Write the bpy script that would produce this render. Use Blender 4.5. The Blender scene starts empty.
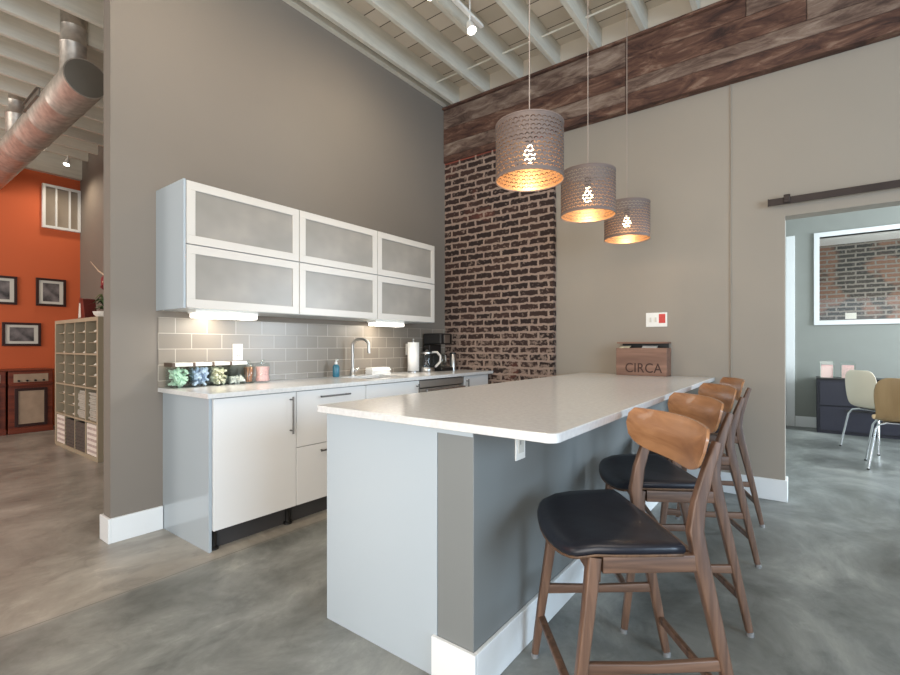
import bpy, bmesh, math, random
from mathutils import Vector, Matrix
R = math.radians
random.seed(7)
scene = bpy.context.scene
COL = scene.collection

# ------------------------------------------------------------------ materials
def nmat(name):
    m = bpy.data.materials.new(name); m.use_nodes = True
    nt = m.node_tree; nt.nodes.clear()
    out = nt.nodes.new('ShaderNodeOutputMaterial')
    b = nt.nodes.new('ShaderNodeBsdfPrincipled')
    nt.links.new(b.outputs[0], out.inputs[0])
    return m, nt, b, out
def N(nt, t, **kw):
    n = nt.nodes.new(t)
    for k, v in kw.items():
        if k.startswith('i_'): n.inputs[k[2:].replace('_', ' ')].default_value = v
        else: setattr(n, k, v)
    return n
def L(nt, a, b): nt.links.new(a, b)
def objco(nt, scale=(1, 1, 1), rot=(0, 0, 0)):
    tc = N(nt, 'ShaderNodeTexCoord'); mp = N(nt, 'ShaderNodeMapping')
    mp.inputs['Scale'].default_value = scale; mp.inputs['Rotation'].default_value = rot
    L(nt, tc.outputs['Object'], mp.inputs[0]); return mp.outputs[0]
def ramp(nt, fac, stops):
    r = N(nt, 'ShaderNodeValToRGB'); e = r.color_ramp.elements
    while len(e) < len(stops): e.new(0.5)
    for k, (p, c) in enumerate(stops):
        e[k].position = p; e[k].color = (*c, 1)
    L(nt, fac, r.inputs[0]); return r.outputs[0]
def srgb(r, g, b):
    f = lambda c: (c/255/12.92) if c/255 <= .04045 else ((c/255+.055)/1.055)**2.4
    return (f(r), f(g), f(b))
def plain(name, rgb, rough=.5, metal=0, var=.06, nscale=6, bump=0, spec=.5, coat=0, emit=None, estr=0, alpha=1, trans=0, stretch=(1, 1, 1)):
    m, nt, b, out = nmat(name)
    co = objco(nt, stretch)
    n = N(nt, 'ShaderNodeTexNoise'); n.inputs['Scale'].default_value = nscale; n.inputs['Detail'].default_value = 4
    L(nt, co, n.inputs['Vector'])
    c0 = tuple(max(0, c*(1-var)) for c in rgb); c1 = tuple(min(1, c*(1+var)) for c in rgb)
    L(nt, ramp(nt, n.outputs['Fac'], [(.3, c0), (.7, c1)]), b.inputs['Base Color'])
    b.inputs['Roughness'].default_value = rough; b.inputs['Metallic'].default_value = metal
    b.inputs['Specular IOR Level'].default_value = spec
    if coat: b.inputs['Coat Weight'].default_value = coat; b.inputs['Coat Roughness'].default_value = .05
    if trans: b.inputs['Transmission Weight'].default_value = trans
    if alpha < 1: b.inputs['Alpha'].default_value = alpha
    if emit: b.inputs['Emission Color'].default_value = (*emit, 1); b.inputs['Emission Strength'].default_value = estr
    if bump:
        bp = N(nt, 'ShaderNodeBump'); bp.inputs['Strength'].default_value = bump; bp.inputs['Distance'].default_value = .01
        L(nt, n.outputs['Fac'], bp.inputs['Height']); L(nt, bp.outputs[0], b.inputs['Normal'])
    return m
def wood(name, dark, light, axis=2, rough=.4, freq=28, coat=0):
    m, nt, b, out = nmat(name)
    sc = [freq]*3; sc[axis] = freq*.07
    co = objco(nt, sc)
    n = N(nt, 'ShaderNodeTexNoise'); n.inputs['Scale'].default_value = 1.0; n.inputs['Detail'].default_value = 6; n.inputs['Distortion'].default_value = .6
    L(nt, co, n.inputs['Vector'])
    L(nt, ramp(nt, n.outputs['Fac'], [(.28, dark), (.72, light)]), b.inputs['Base Color'])
    b.inputs['Roughness'].default_value = rough
    if coat: b.inputs['Coat Weight'].default_value = coat
    bp = N(nt, 'ShaderNodeBump'); bp.inputs['Strength'].default_value = .08; bp.inputs['Distance'].default_value = .004
    L(nt, n.outputs['Fac'], bp.inputs['Height']); L(nt, bp.outputs[0], b.inputs['Normal'])
    return m
def brickmat(name, brick1, brick2, mortar, bw=.215, bh=.0725, ms=.017, red=None, redz=None, swap='x', dist=.03, mixn=.5, lowz=False):
    m, nt, b, out = nmat(name)
    tc = N(nt, 'ShaderNodeTexCoord'); sp = N(nt, 'ShaderNodeSeparateXYZ'); L(nt, tc.outputs['Object'], sp.inputs[0])
    cb = N(nt, 'ShaderNodeCombineXYZ')
    # the chimney's short side uses y
    ad = N(nt, 'ShaderNodeMath', operation='ADD'); L(nt, sp.outputs['X'], ad.inputs[0]); L(nt, sp.outputs['Y'], ad.inputs[1])
    L(nt, ad.outputs[0], cb.inputs['X']); L(nt, sp.outputs['Z'], cb.inputs['Y'])
    ns = N(nt, 'ShaderNodeTexNoise'); ns.inputs['Scale'].default_value = 22; ns.inputs['Detail'].default_value = 3
    L(nt, tc.outputs['Object'], ns.inputs['Vector'])
    s1 = N(nt, 'ShaderNodeVectorMath', operation='SUBTRACT'); s1.inputs[1].default_value = (.5, .5, .5); L(nt, ns.outputs['Color'], s1.inputs[0])
    s2 = N(nt, 'ShaderNodeVectorMath', operation='SCALE'); s2.inputs['Scale'].default_value = dist; L(nt, s1.outputs[0], s2.inputs[0])
    s3 = N(nt, 'ShaderNodeVectorMath', operation='ADD'); L(nt, cb.outputs[0], s3.inputs[0]); L(nt, s2.outputs[0], s3.inputs[1])
    br = N(nt, 'ShaderNodeTexBrick'); br.offset = .5
    br.inputs['Scale'].default_value = 1; br.inputs['Brick Width'].default_value = bw; br.inputs['Row Height'].default_value = bh
    br.inputs['Mortar Size'].default_value = ms; br.inputs['Mortar Smooth'].default_value = .25; br.inputs['Bias'].default_value = -.1
    br.inputs['Color1'].default_value = (*brick1, 1); br.inputs['Color2'].default_value = (*brick2, 1); br.inputs['Mortar'].default_value = (*mortar, 1)
    L(nt, s3.outputs[0], br.inputs['Vector'])
    n2 = N(nt, 'ShaderNodeTexNoise'); n2.inputs['Scale'].default_value = 2.2; n2.inputs['Detail'].default_value = 5
    L(nt, tc.outputs['Object'], n2.inputs['Vector'])
    n3 = N(nt, 'ShaderNodeTexNoise'); n3.inputs['Scale'].default_value = 30; n3.inputs['Detail'].default_value = 5
    L(nt, tc.outputs['Object'], n3.inputs['Vector'])
    col = br.outputs['Color']
    # patches of red brick
    if red:
        inv = N(nt, 'ShaderNodeMath', operation='SUBTRACT'); inv.inputs[0].default_value = 1; L(nt, br.outputs['Fac'], inv.inputs[1])
        th = N(nt, 'ShaderNodeMapRange'); th.inputs['From Min'].default_value = redz[0]; th.inputs['From Max'].default_value = redz[1]
        if len(redz) > 2: L(nt, sp.outputs['Z'], th.inputs['Value'])
        else: L(nt, n2.outputs['Fac'], th.inputs['Value'])
        mu = N(nt, 'ShaderNodeMath', operation='MULTIPLY'); L(nt, inv.outputs[0], mu.inputs[0]); L(nt, th.outputs[0], mu.inputs[1])
        mx = N(nt, 'ShaderNodeMixRGB'); mx.inputs['Color2'].default_value = (*red, 1); L(nt, mu.outputs[0], mx.inputs['Fac']); L(nt, col, mx.inputs['Color1'])
        col = mx.outputs[0]
    # mortar smeared over bricks
    nf = n3.outputs['Fac']
    if lowz:      # more mortar smeared low on the wall
        lz = N(nt, 'ShaderNodeMapRange'); lz.inputs['From Min'].default_value = 1.05; lz.inputs['From Max'].default_value = 1.6; lz.inputs['To Min'].default_value = .13; lz.inputs['To Max'].default_value = 0
        L(nt, sp.outputs['Z'], lz.inputs['Value']); ad3 = N(nt, 'ShaderNodeMath', operation='ADD'); L(nt, nf, ad3.inputs[0]); L(nt, lz.outputs[0], ad3.inputs[1]); nf = ad3.outputs[0]
    r3 = ramp(nt, nf, [(mixn, (0, 0, 0)), (mixn+.12, (1, 1, 1))])
    mx2 = N(nt, 'ShaderNodeMixRGB'); mx2.inputs['Color2'].default_value = (*mortar, 1)
    sc = N(nt, 'ShaderNodeMath', operation='MULTIPLY'); sc.inputs[1].default_value = .75; L(nt, r3, sc.inputs[0])
    L(nt, sc.outputs[0], mx2.inputs['Fac']); L(nt, col, mx2.inputs['Color1'])
    L(nt, mx2.outputs[0], b.inputs['Base Color']); b.inputs['Roughness'].default_value = .9
    bp = N(nt, 'ShaderNodeBump'); bp.inputs['Strength'].default_value = .6; bp.inputs['Distance'].default_value = .012
    ad2 = N(nt, 'ShaderNodeMath', operation='ADD'); L(nt, br.outputs['Fac'], ad2.inputs[0]); L(nt, n3.outputs['Fac'], ad2.inputs[1])
    L(nt, ad2.outputs[0], bp.inputs['Height']); L(nt, bp.outputs[0], b.inputs['Normal'])
    return m

M = {}
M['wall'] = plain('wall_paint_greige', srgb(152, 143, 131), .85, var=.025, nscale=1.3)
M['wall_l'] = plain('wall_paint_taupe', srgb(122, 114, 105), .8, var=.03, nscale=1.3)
M['isl_wall'] = plain('island_wall_paint', srgb(118, 121, 120), .6, var=.02, nscale=1.3)
M['office_wall'] = plain('office_wall_paint', srgb(140, 142, 136), .85, var=.02)
M['orange'] = plain('orange_paint', srgb(204, 98, 56), .8, var=.03, nscale=1)
M['white'] = plain('white_trim_paint', srgb(226, 228, 228), .45, var=.015)
M['white_gloss'] = plain('gloss_white_laminate', srgb(232, 231, 229), .12, var=.01, nscale=1, coat=.5)
M['isl_panel'] = plain('island_gloss_panel', srgb(172, 182, 189), .14, var=.015, nscale=.8, coat=.4)
M['cab_side'] = plain('cabinet_side_white', srgb(172, 179, 184), .3, var=.01)
M['alu'] = plain('door_frame_white', srgb(202, 197, 190), .35, var=.01, metal=0)
M['steel'] = plain('brushed_steel', srgb(176, 174, 170), .28, metal=1, var=.05, nscale=40, stretch=(1, 1, 12))
M['darksteel'] = plain('dark_handle_steel', srgb(112, 110, 108), .3, metal=1, var=.03)
M['chrome'] = plain('chrome', srgb(215, 217, 220), .08, metal=1, var=.01)
M['black'] = plain('black_plastic', srgb(24, 23, 23), .35, var=.1)
M['toe'] = plain('dark_plinth', srgb(62, 60, 60), .6, var=.1)
M['leather'] = plain('black_leather', srgb(22, 24, 34), .36, var=.15, nscale=14, bump=.12)
M['rail'] = plain('black_iron', srgb(58, 50, 47), .5, metal=.6, var=.12, nscale=10)
M['gal'] = plain('galvanized_steel', srgb(186, 180, 172), .42, metal=.65, var=.22, nscale=16, stretch=(1, 1, 1))
M['gal_end'] = plain('duct_cap_steel', srgb(120, 116, 108), .5, metal=.5, var=.06)
M['joist'] = plain('whitewashed_joist', srgb(208, 204, 191), .75, var=.07, nscale=5, stretch=(6, .8, 6))
M['walnut'] = wood('walnut_leg', srgb(70, 50, 39), srgb(122, 92, 73), 2, .42, 40)
M['walnut_h'] = wood('walnut_rail', srgb(70, 50, 39), srgb(122, 92, 73), 1, .42, 40)
M['oakback'] = wood('bent_walnut_ply', srgb(136, 92, 60), srgb(182, 134, 95), 0, .3, 30, coat=.3)
M['plyedge'] = wood('ply_edge', srgb(70, 50, 36), srgb(110, 82, 58), 2, .5, 60)
M['mahog'] = wood('mahogany', srgb(84, 34, 20), srgb(142, 66, 40), 1, .4, 16)
M['birch'] = plain('birch_effect', srgb(160, 148, 126), .6, var=.05, nscale=6)
M['glide'] = plain('clear_glide', srgb(128, 128, 128), .2, var=.02)
M['bulb'] = plain('warm_bulb', (1, .8, .5), .4, emit=(1, .80, .52), estr=14)
M['spotface'] = plain('spot_lens', (1, .95, .85), .4, emit=(1, .93, .8), estr=14)
M['striplight'] = plain('strip_diffuser', (1, .97, .9), .4, emit=(1, .94, .84), estr=5)
M['plate'] = plain('plate_white', srgb(238, 236, 230), .4, var=.01)
M['redlabel'] = plain('red_label', srgb(206, 70, 62), .5, var=.08, nscale=60)
M['towel'] = plain('paper_towel', srgb(240, 238, 234), .9, var=.02, nscale=40, bump=.1)
M['darkwood'] = plain('dark_frame', srgb(52, 26, 20), .4, var=.1)
M['mat'] = plain('picture_mat', srgb(214, 210, 200), .8, var=.02)
M['photo'] = plain('monochrome_print', srgb(104, 98, 98), .5, var=.75, nscale=9)
M['cratewood'] = wood('crate_wood', srgb(108, 78, 64), srgb(150, 114, 96), 0, .6, 20)
M['letter'] = plain('burnt_letter', srgb(66, 42, 34), .7, var=.1)
M['cream'] = plain('cream_shell', srgb(228, 216, 196), .35, var=.02)
M['tanshell'] = wood('tan_shell', srgb(152, 122, 84), srgb(176, 146, 106), 2, .4, 10)
M['navy'] = plain('dark_navy_metal', srgb(34, 35, 48), .45, var=.06)
M['pink'] = plain('pink_sweets', srgb(226, 178, 174), .5, var=.25, nscale=80)
M['bluesoap'] = plain('blue_soap', srgb(60, 128, 152), .15, var=.1, trans=.3)
M['candy_g'] = plain('green_packets', srgb(206, 234, 208), .5, var=.1, nscale=50)
M['candy_b'] = plain('blue_packets', srgb(206, 218, 240), .5, var=.12, nscale=50)
M['candy_c'] = plain('cream_packets', srgb(244, 230, 200), .5, var=.2, nscale=50)
M['candy_w'] = plain('white_sweets', srgb(244, 238, 230), .5, var=.1, nscale=60)
M['cinn'] = plain('cinnamon_stick', srgb(176, 120, 86), .6, var=.2, nscale=30)
M['lidbrown'] = plain('brown_band', srgb(88, 70, 58), .5, var=.1)
M['wicker'] = plain('dark_wicker', srgb(84, 76, 70), .8, var=.35, nscale=60, bump=.4)
M['paper'] = plain('paper_stack', srgb(168, 164, 154), .8, var=.25, nscale=24, stretch=(1, 1, 9))
M['boxpat'] = plain('printed_box', srgb(220, 212, 204), .7, var=.05, nscale=30)
M['boxink'] = plain('red_ink', srgb(178, 162, 156), .7, var=.3, nscale=70)
M['leaf'] = plain('leaf_green', srgb(66, 88, 52), .5, var=.3, nscale=20)
M['petal'] = plain('dark_red_petal', srgb(120, 36, 44), .5, var=.2)
M['twig'] = plain('pale_twig', srgb(200, 176, 150), .6, var=.1)
M['redbox'] = plain('dark_red_case', srgb(96, 32, 28), .4, var=.15)
M['pebble'] = plain('white_pebbles', srgb(220, 216, 210), .7, var=.15, nscale=50)
M['grille'] = plain('grille_cloth', srgb(170, 146, 124), .9, var=.12, nscale=8)
M['rimc'] = plain('shade_rim', srgb(120, 104, 96), .6, var=.03)
M['cord'] = plain('pendant_cord', srgb(156, 142, 132), .6, var=.03)
M['ventpane'] = plain('transom_pane', srgb(150, 140, 128), .2, var=.05)
M['brick'] = brickmat('old_brick', srgb(38, 25, 22), srgb(62, 41, 34), srgb(150, 129, 116), ms=.0125, red=srgb(120, 66, 52), redz=(.62, .78), mixn=.60, lowz=True, dist=.036)
M['brick_red'] = brickmat('red_brick_course', srgb(156, 84, 66), srgb(120, 60, 48), srgb(168, 142, 126), red=None, mixn=.66, ms=.010)
M['brick2'] = brickmat('office_brick', srgb(62, 62, 64), srgb(82, 76, 72), srgb(150, 144, 138), bw=.24, bh=.072, ms=.014, red=srgb(146, 108, 92), redz=(.48, .56), dist=.02, mixn=.58)

def glassmat(name, tint=(.95, .98, .97), rough=0.0, mix=.75):
    m, nt, b, out = nmat(name)
    b.inputs['Base Color'].default_value = (*tint, 1); b.inputs['Roughness'].default_value = .03
    b.inputs['Specular IOR Level'].default_value = .6
    tr = N(nt, 'ShaderNodeBsdfTransparent'); tr.inputs['Color'].default_value = (*tint, 1)
    gl = N(nt, 'ShaderNodeBsdfGlossy'); gl.inputs['Roughness'].default_value = .03
    lw = N(nt, 'ShaderNodeLayerWeight'); lw.inputs['Blend'].default_value = .5
    pw = N(nt, 'ShaderNodeMath', operation='POWER'); pw.inputs[1].default_value = 4; L(nt, lw.outputs['Facing'], pw.inputs[0])
    fr = N(nt, 'ShaderNodeMath', operation='MULTIPLY_ADD'); fr.inputs[1].default_value = .6; fr.inputs[2].default_value = .04; L(nt, pw.outputs[0], fr.inputs[0])
    mx = N(nt, 'ShaderNodeMixShader'); L(nt, fr.outputs[0], mx.inputs[0]); L(nt, tr.outputs[0], mx.inputs[1]); L(nt, gl.outputs[0], mx.inputs[2])
    L(nt, mx.outputs[0], out.inputs[0]); return m
M['glass'] = glassmat('clear_glass')
M['jarglass'] = glassmat('jar_glass', (.93, .96, .95))
M['steelfront'] = plain('appliance_steel', srgb(160, 152, 144), .35, metal=.55, var=.05, nscale=30, stretch=(1, 12, 1))

def frosted():
    m, nt, b, out = nmat('frosted_glass')
    co = objco(nt, (1, 2.2, 3))
    n = N(nt, 'ShaderNodeTexNoise'); n.inputs['Scale'].default_value = 2.0; n.inputs['Detail'].default_value = 2
    L(nt, co, n.inputs['Vector'])
    L(nt, ramp(nt, n.outputs['Fac'], [(.3, srgb(138, 134, 127)), (.55, srgb(146, 141, 134)), (.75, srgb(155, 149, 141))]), b.inputs['Base Color'])
    b.inputs['Roughness'].default_value = .34; b.inputs['Specular IOR Level'].default_value = .55
    return m
M['frost'] = frosted()

def quartz():
    m, nt, b, out = nmat('white_quartz')
    co = objco(nt)
    n = N(nt, 'ShaderNodeTexNoise'); n.inputs['Scale'].default_value = 60; n.inputs['Detail'].default_value = 4
    v = N(nt, 'ShaderNodeTexVoronoi'); v.inputs['Scale'].default_value = 160
    L(nt, co, n.inputs['Vector']); L(nt, co, v.inputs['Vector'])
    c = ramp(nt, n.outputs['Fac'], [(.3, srgb(204, 204, 203)), (.7, srgb(216, 216, 215))])
    s = ramp(nt, v.outputs['Distance'], [(.0, (.55, .53, .5)), (.12, (1, 1, 1))])
    mx = N(nt, 'ShaderNodeMixRGB', blend_type='MULTIPLY'); mx.inputs['Fac'].default_value = .12
    L(nt, c, mx.inputs['Color1']); L(nt, s, mx.inputs['Color2']); L(nt, mx.outputs[0], b.inputs['Base Color'])
    b.inputs['Roughness'].default_value = .16; return m
M['quartz'] = quartz()

def concrete():
    m, nt, b, out = nmat('polished_concrete')
    tc = N(nt, 'ShaderNodeTexCoord')
    n1 = N(nt, 'ShaderNodeTexNoise'); n1.inputs['Scale'].default_value = 1.7; n1.inputs['Detail'].default_value = 12; n1.inputs['Roughness'].default_value = .66; n1.inputs['Distortion'].default_value = .5
    n2 = N(nt, 'ShaderNodeTexNoise'); n2.inputs['Scale'].default_value = 5.5; n2.inputs['Detail'].default_value = 12; n2.inputs['Roughness'].default_value = .7; n2.inputs['Distortion'].default_value = 1.0
    mp = N(nt, 'ShaderNodeMapping'); mp.inputs['Scale'].default_value = (1, .72, 1); mp.inputs['Rotation'].default_value = (0, 0, .5)
    L(nt, tc.outputs['Object'], mp.inputs[0]); L(nt, mp.outputs[0], n1.inputs['Vector']); L(nt, mp.outputs[0], n2.inputs['Vector'])
    grey = ramp(nt, n1.outputs['Fac'], [(.33, srgb(80, 82, 79)), (.45, srgb(108, 110, 106)), (.55, srgb(128, 130, 126)), (.68, srgb(158, 159, 153))])
    tan = ramp(nt, n1.outputs['Fac'], [(.33, srgb(122, 117, 109)), (.5, srgb(150, 145, 136)), (.67, srgb(176, 171, 161))])
    sp = N(nt, 'ShaderNodeSeparateXYZ'); L(nt, tc.outputs['Object'], sp.inputs[0])
    # slab change at the saw cut, a little ragged
    xr = N(nt, 'ShaderNodeMapRange'); xr.inputs['From Min'].default_value = -2.60; xr.inputs['From Max'].default_value = -2.54
    L(nt, sp.outputs['X'], xr.inputs['Value'])
    # the darker grey slab fades toward the near left
    mx = N(nt, 'ShaderNodeMixRGB'); L(nt, xr.outputs[0], mx.inputs['Fac']); L(nt, tan, mx.inputs['Color1']); L(nt, grey, mx.inputs['Color2'])
    streak = ramp(nt, n2.outputs['Fac'], [(.36, (.70, .70, .70)), (.46, (.95, .95, .95)), (.57, (1.0, 1.0, 1.0)), (.66, (1.25, 1.25, 1.25))])
    mu = N(nt, 'ShaderNodeMixRGB', blend_type='MULTIPLY'); mu.inputs['Fac'].default_value = .8; L(nt, mx.outputs[0], mu.inputs['Color1']); L(nt, streak, mu.inputs['Color2'])
    # saw cut line
    ab = N(nt, 'ShaderNodeMath', operation='ADD'); ab.inputs[1].default_value = 2.57; L(nt, sp.outputs['X'], ab.inputs[0])
    a2 = N(nt, 'ShaderNodeMath', operation='ABSOLUTE'); L(nt, ab.outputs[0], a2.inputs[0])
    lt = N(nt, 'ShaderNodeMath', operation='LESS_THAN'); lt.inputs[1].default_value = .003; L(nt, a2.outputs[0], lt.inputs[0])
    m3 = N(nt, 'ShaderNodeMixRGB'); m3.inputs['Color2'].default_value = (*srgb(92, 86, 80), 1)
    hf = N(nt, 'ShaderNodeMath', operation='MULTIPLY'); hf.inputs[1].default_value = .7; L(nt, lt.outputs[0], hf.inputs[0])
    L(nt, hf.outputs[0], m3.inputs['Fac']); L(nt, mu.outputs[0], m3.inputs['Color1'])
    L(nt, m3.outputs[0], b.inputs['Base Color'])
    rr = N(nt, 'ShaderNodeMapRange'); rr.inputs['To Min'].default_value = .22; rr.inputs['To Max'].default_value = .5; L(nt, n2.outputs['Fac'], rr.inputs['Value'])
    L(nt, rr.outputs[0], b.inputs['Roughness'])
    bp = N(nt, 'ShaderNodeBump'); bp.inputs['Strength'].default_value = .05; L(nt, n2.outputs['Fac'], bp.inputs['Height']); L(nt, bp.outputs[0], b.inputs['Normal'])
    return m
M['floor'] = concrete()

def deck():
    m, nt, b, out = nmat('deck_boards')
    tc = N(nt, 'ShaderNodeTexCoord'); sp = N(nt, 'ShaderNodeSeparateXYZ'); L(nt, tc.outputs['Object'], sp.inputs[0])
    dv = N(nt, 'ShaderNodeMath', operation='DIVIDE'); dv.inputs[1].default_value = .19; L(nt, sp.outputs['Y'], dv.inputs[0])
    fr = N(nt, 'ShaderNodeMath', operation='FRACT'); L(nt, dv.outputs[0], fr.inputs[0])
    fl = N(nt, 'ShaderNodeMath', operation='FLOOR'); L(nt, dv.outputs[0], fl.inputs[0])
    wn = N(nt, 'ShaderNodeTexWhiteNoise', noise_dimensions='1D'); L(nt, fl.outputs[0], wn.inputs['W'])
    lt = N(nt, 'ShaderNodeMath', operation='LESS_THAN'); lt.inputs[1].default_value = .05; L(nt, fr.outputs[0], lt.inputs[0])
    c = ramp(nt, wn.outputs['Value'], [(0, srgb(196, 186, 170)), (1, srgb(218, 208, 194))])
    mx = N(nt, 'ShaderNodeMixRGB'); mx.inputs['Color2'].default_value = (*srgb(74, 62, 52), 1); L(nt, lt.outputs[0], mx.inputs['Fac']); L(nt, c, mx.inputs['Color1'])
    L(nt, mx.outputs[0], b.inputs['Base Color']); b.inputs['Roughness'].default_value = .85
    return m
M['deck'] = deck()

def tile():
    m, nt, b, out = nmat('grey_glass_tile')
    tc = N(nt, 'ShaderNodeTexCoord'); sp = N(nt, 'ShaderNodeSeparateXYZ'); L(nt, tc.outputs['Object'], sp.inputs[0])
    cb = N(nt, 'ShaderNodeCombineXYZ'); L(nt, sp.outputs['Y'], cb.inputs['X']); L(nt, sp.outputs['Z'], cb.inputs['Y'])
    mp = N(nt, 'ShaderNodeMapping'); mp.inputs['Location'].default_value = (-1.465, -.843, 0); L(nt, cb.outputs[0], mp.inputs[0])
    br = N(nt, 'ShaderNodeTexBrick'); br.offset = .5
    br.inputs['Scale'].default_value = 1; br.inputs['Brick Width'].default_value = .204; br.inputs['Row Height'].default_value = .1016
    br.inputs['Mortar Size'].default_value = .0022; br.inputs['Bias'].default_value = 0
    br.inputs['Color1'].default_value = (*srgb(122, 113, 102), 1); br.inputs['Color2'].default_value = (*srgb(134, 125, 114), 1); br.inputs['Mortar'].default_value = (*srgb(176, 168, 156), 1)
    L(nt, mp.outputs[0], br.inputs['Vector']); L(nt, br.outputs['Color'], b.inputs['Base Color'])
    b.inputs['Roughness'].default_value = .3
    bp = N(nt, 'ShaderNodeBump'); bp.invert = True; bp.inputs['Strength'].default_value = .3; bp.inputs['Distance'].default_value = .003
    L(nt, br.outputs['Fac'], bp.inputs['Height']); L(nt, bp.outputs[0], b.inputs['Normal'])
    return m
M['tile'] = tile()

def beamwood(name, cols, off):
    m, nt, b, out = nmat(name)
    tc = N(nt, 'ShaderNodeTexCoord'); mp = N(nt, 'ShaderNodeMapping'); mp.inputs['Scale'].default_value = (2.2, 6, 8); mp.inputs['Location'].default_value = (off, 0, off*.37)
    L(nt, tc.outputs['Object'], mp.inputs[0])
    n = N(nt, 'ShaderNodeTexNoise'); n.inputs['Scale'].default_value = 1.6; n.inputs['Detail'].default_value = 9; n.inputs['Roughness'].default_value = .65; n.inputs['Distortion'].default_value = .8
    L(nt, mp.outputs[0], n.inputs['Vector'])
    L(nt, ramp(nt, n.outputs['Fac'], [(.33, cols[0]), (.45, cols[1]), (.56, cols[2]), (.68, cols[3])]), b.inputs['Base Color'])
    b.inputs['Roughness'].default_value = .85
    bp = N(nt, 'ShaderNodeBump'); bp.inputs['Strength'].default_value = .7; bp.inputs['Distance'].default_value = .02
    L(nt, n.outputs['Fac'], bp.inputs['Height']); L(nt, bp.outputs[0], b.inputs['Normal'])
    return m
c_red = [srgb(46, 30, 26), srgb(78, 52, 42), srgb(102, 72, 58), srgb(138, 112, 95)]
c_gry = [srgb(66, 49, 42), srgb(100, 79, 68), srgb(126, 106, 93), srgb(150, 132, 118)]
M['beam'] = [beamwood('reclaimed_timber_red', c_red, 0), beamwood('reclaimed_timber_grey', c_gry, 3.1), beamwood('reclaimed_timber_brown', c_red, 7.7), beamwood('reclaimed_timber_pale', c_gry, 11.3)]

def shade_mat(name, base, rough, metal, emit=0):
    m, nt, b, out = nmat(name)
    tc = N(nt, 'ShaderNodeTexCoord'); sp = N(nt, 'ShaderNodeSeparateXYZ'); L(nt, tc.outputs['Object'], sp.inputs[0])
    def mth(op, a, bb=None):
        n = N(nt, 'ShaderNodeMath', operation=op)
        for i, s in enumerate((a, bb)):
            if s is None: continue
            if isinstance(s, (int, float)): n.inputs[i].default_value = s
            else: L(nt, s, n.inputs[i])
        return n.outputs[0]
    ang = mth('ARCTAN2', sp.outputs['Y'], sp.outputs['X'])
    u = mth('MULTIPLY', ang, 38/(2*math.pi))
    v = mth('MULTIPLY', sp.outputs['Z'], 1/.0205)
    row = mth('FLOOR', v)
    par = mth('MULTIPLY', mth('MODULO', mth('ADD', row, 100), 2), .5)
    fx = mth('SUBTRACT', mth('FRACT', mth('ADD', mth('ADD', u, par), 100)), .5)
    fz = mth('MULTIPLY', mth('FRACT', v), .66)
    d = mth('SQRT', mth('ADD', mth('MULTIPLY', fx, fx), mth('MULTIPLY', fz, fz)))
    hole = mth('MULTIPLY', mth('MULTIPLY', mth('GREATER_THAN', d, .29), mth('LESS_THAN', d, .435)), mth('GREATER_THAN', fz, .05))
    # solid bands at the rims
    hole = mth('MULTIPLY', hole, mth('LESS_THAN', mth('ABSOLUTE', sp.outputs['Z']), .122))
    L(nt, mth('SUBTRACT', 1, hole), b.inputs['Alpha'])
    b.inputs['Base Color'].default_value = (*base, 1); b.inputs['Roughness'].default_value = rough; b.inputs['Metallic'].default_value = metal
    return m
M['shade_out'] = shade_mat('perforated_grey_shade', srgb(112, 98, 92), .55, .25)
M['shade_in'] = shade_mat('brass_shade_lining', srgb(196, 154, 112), .38, .7)

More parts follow.
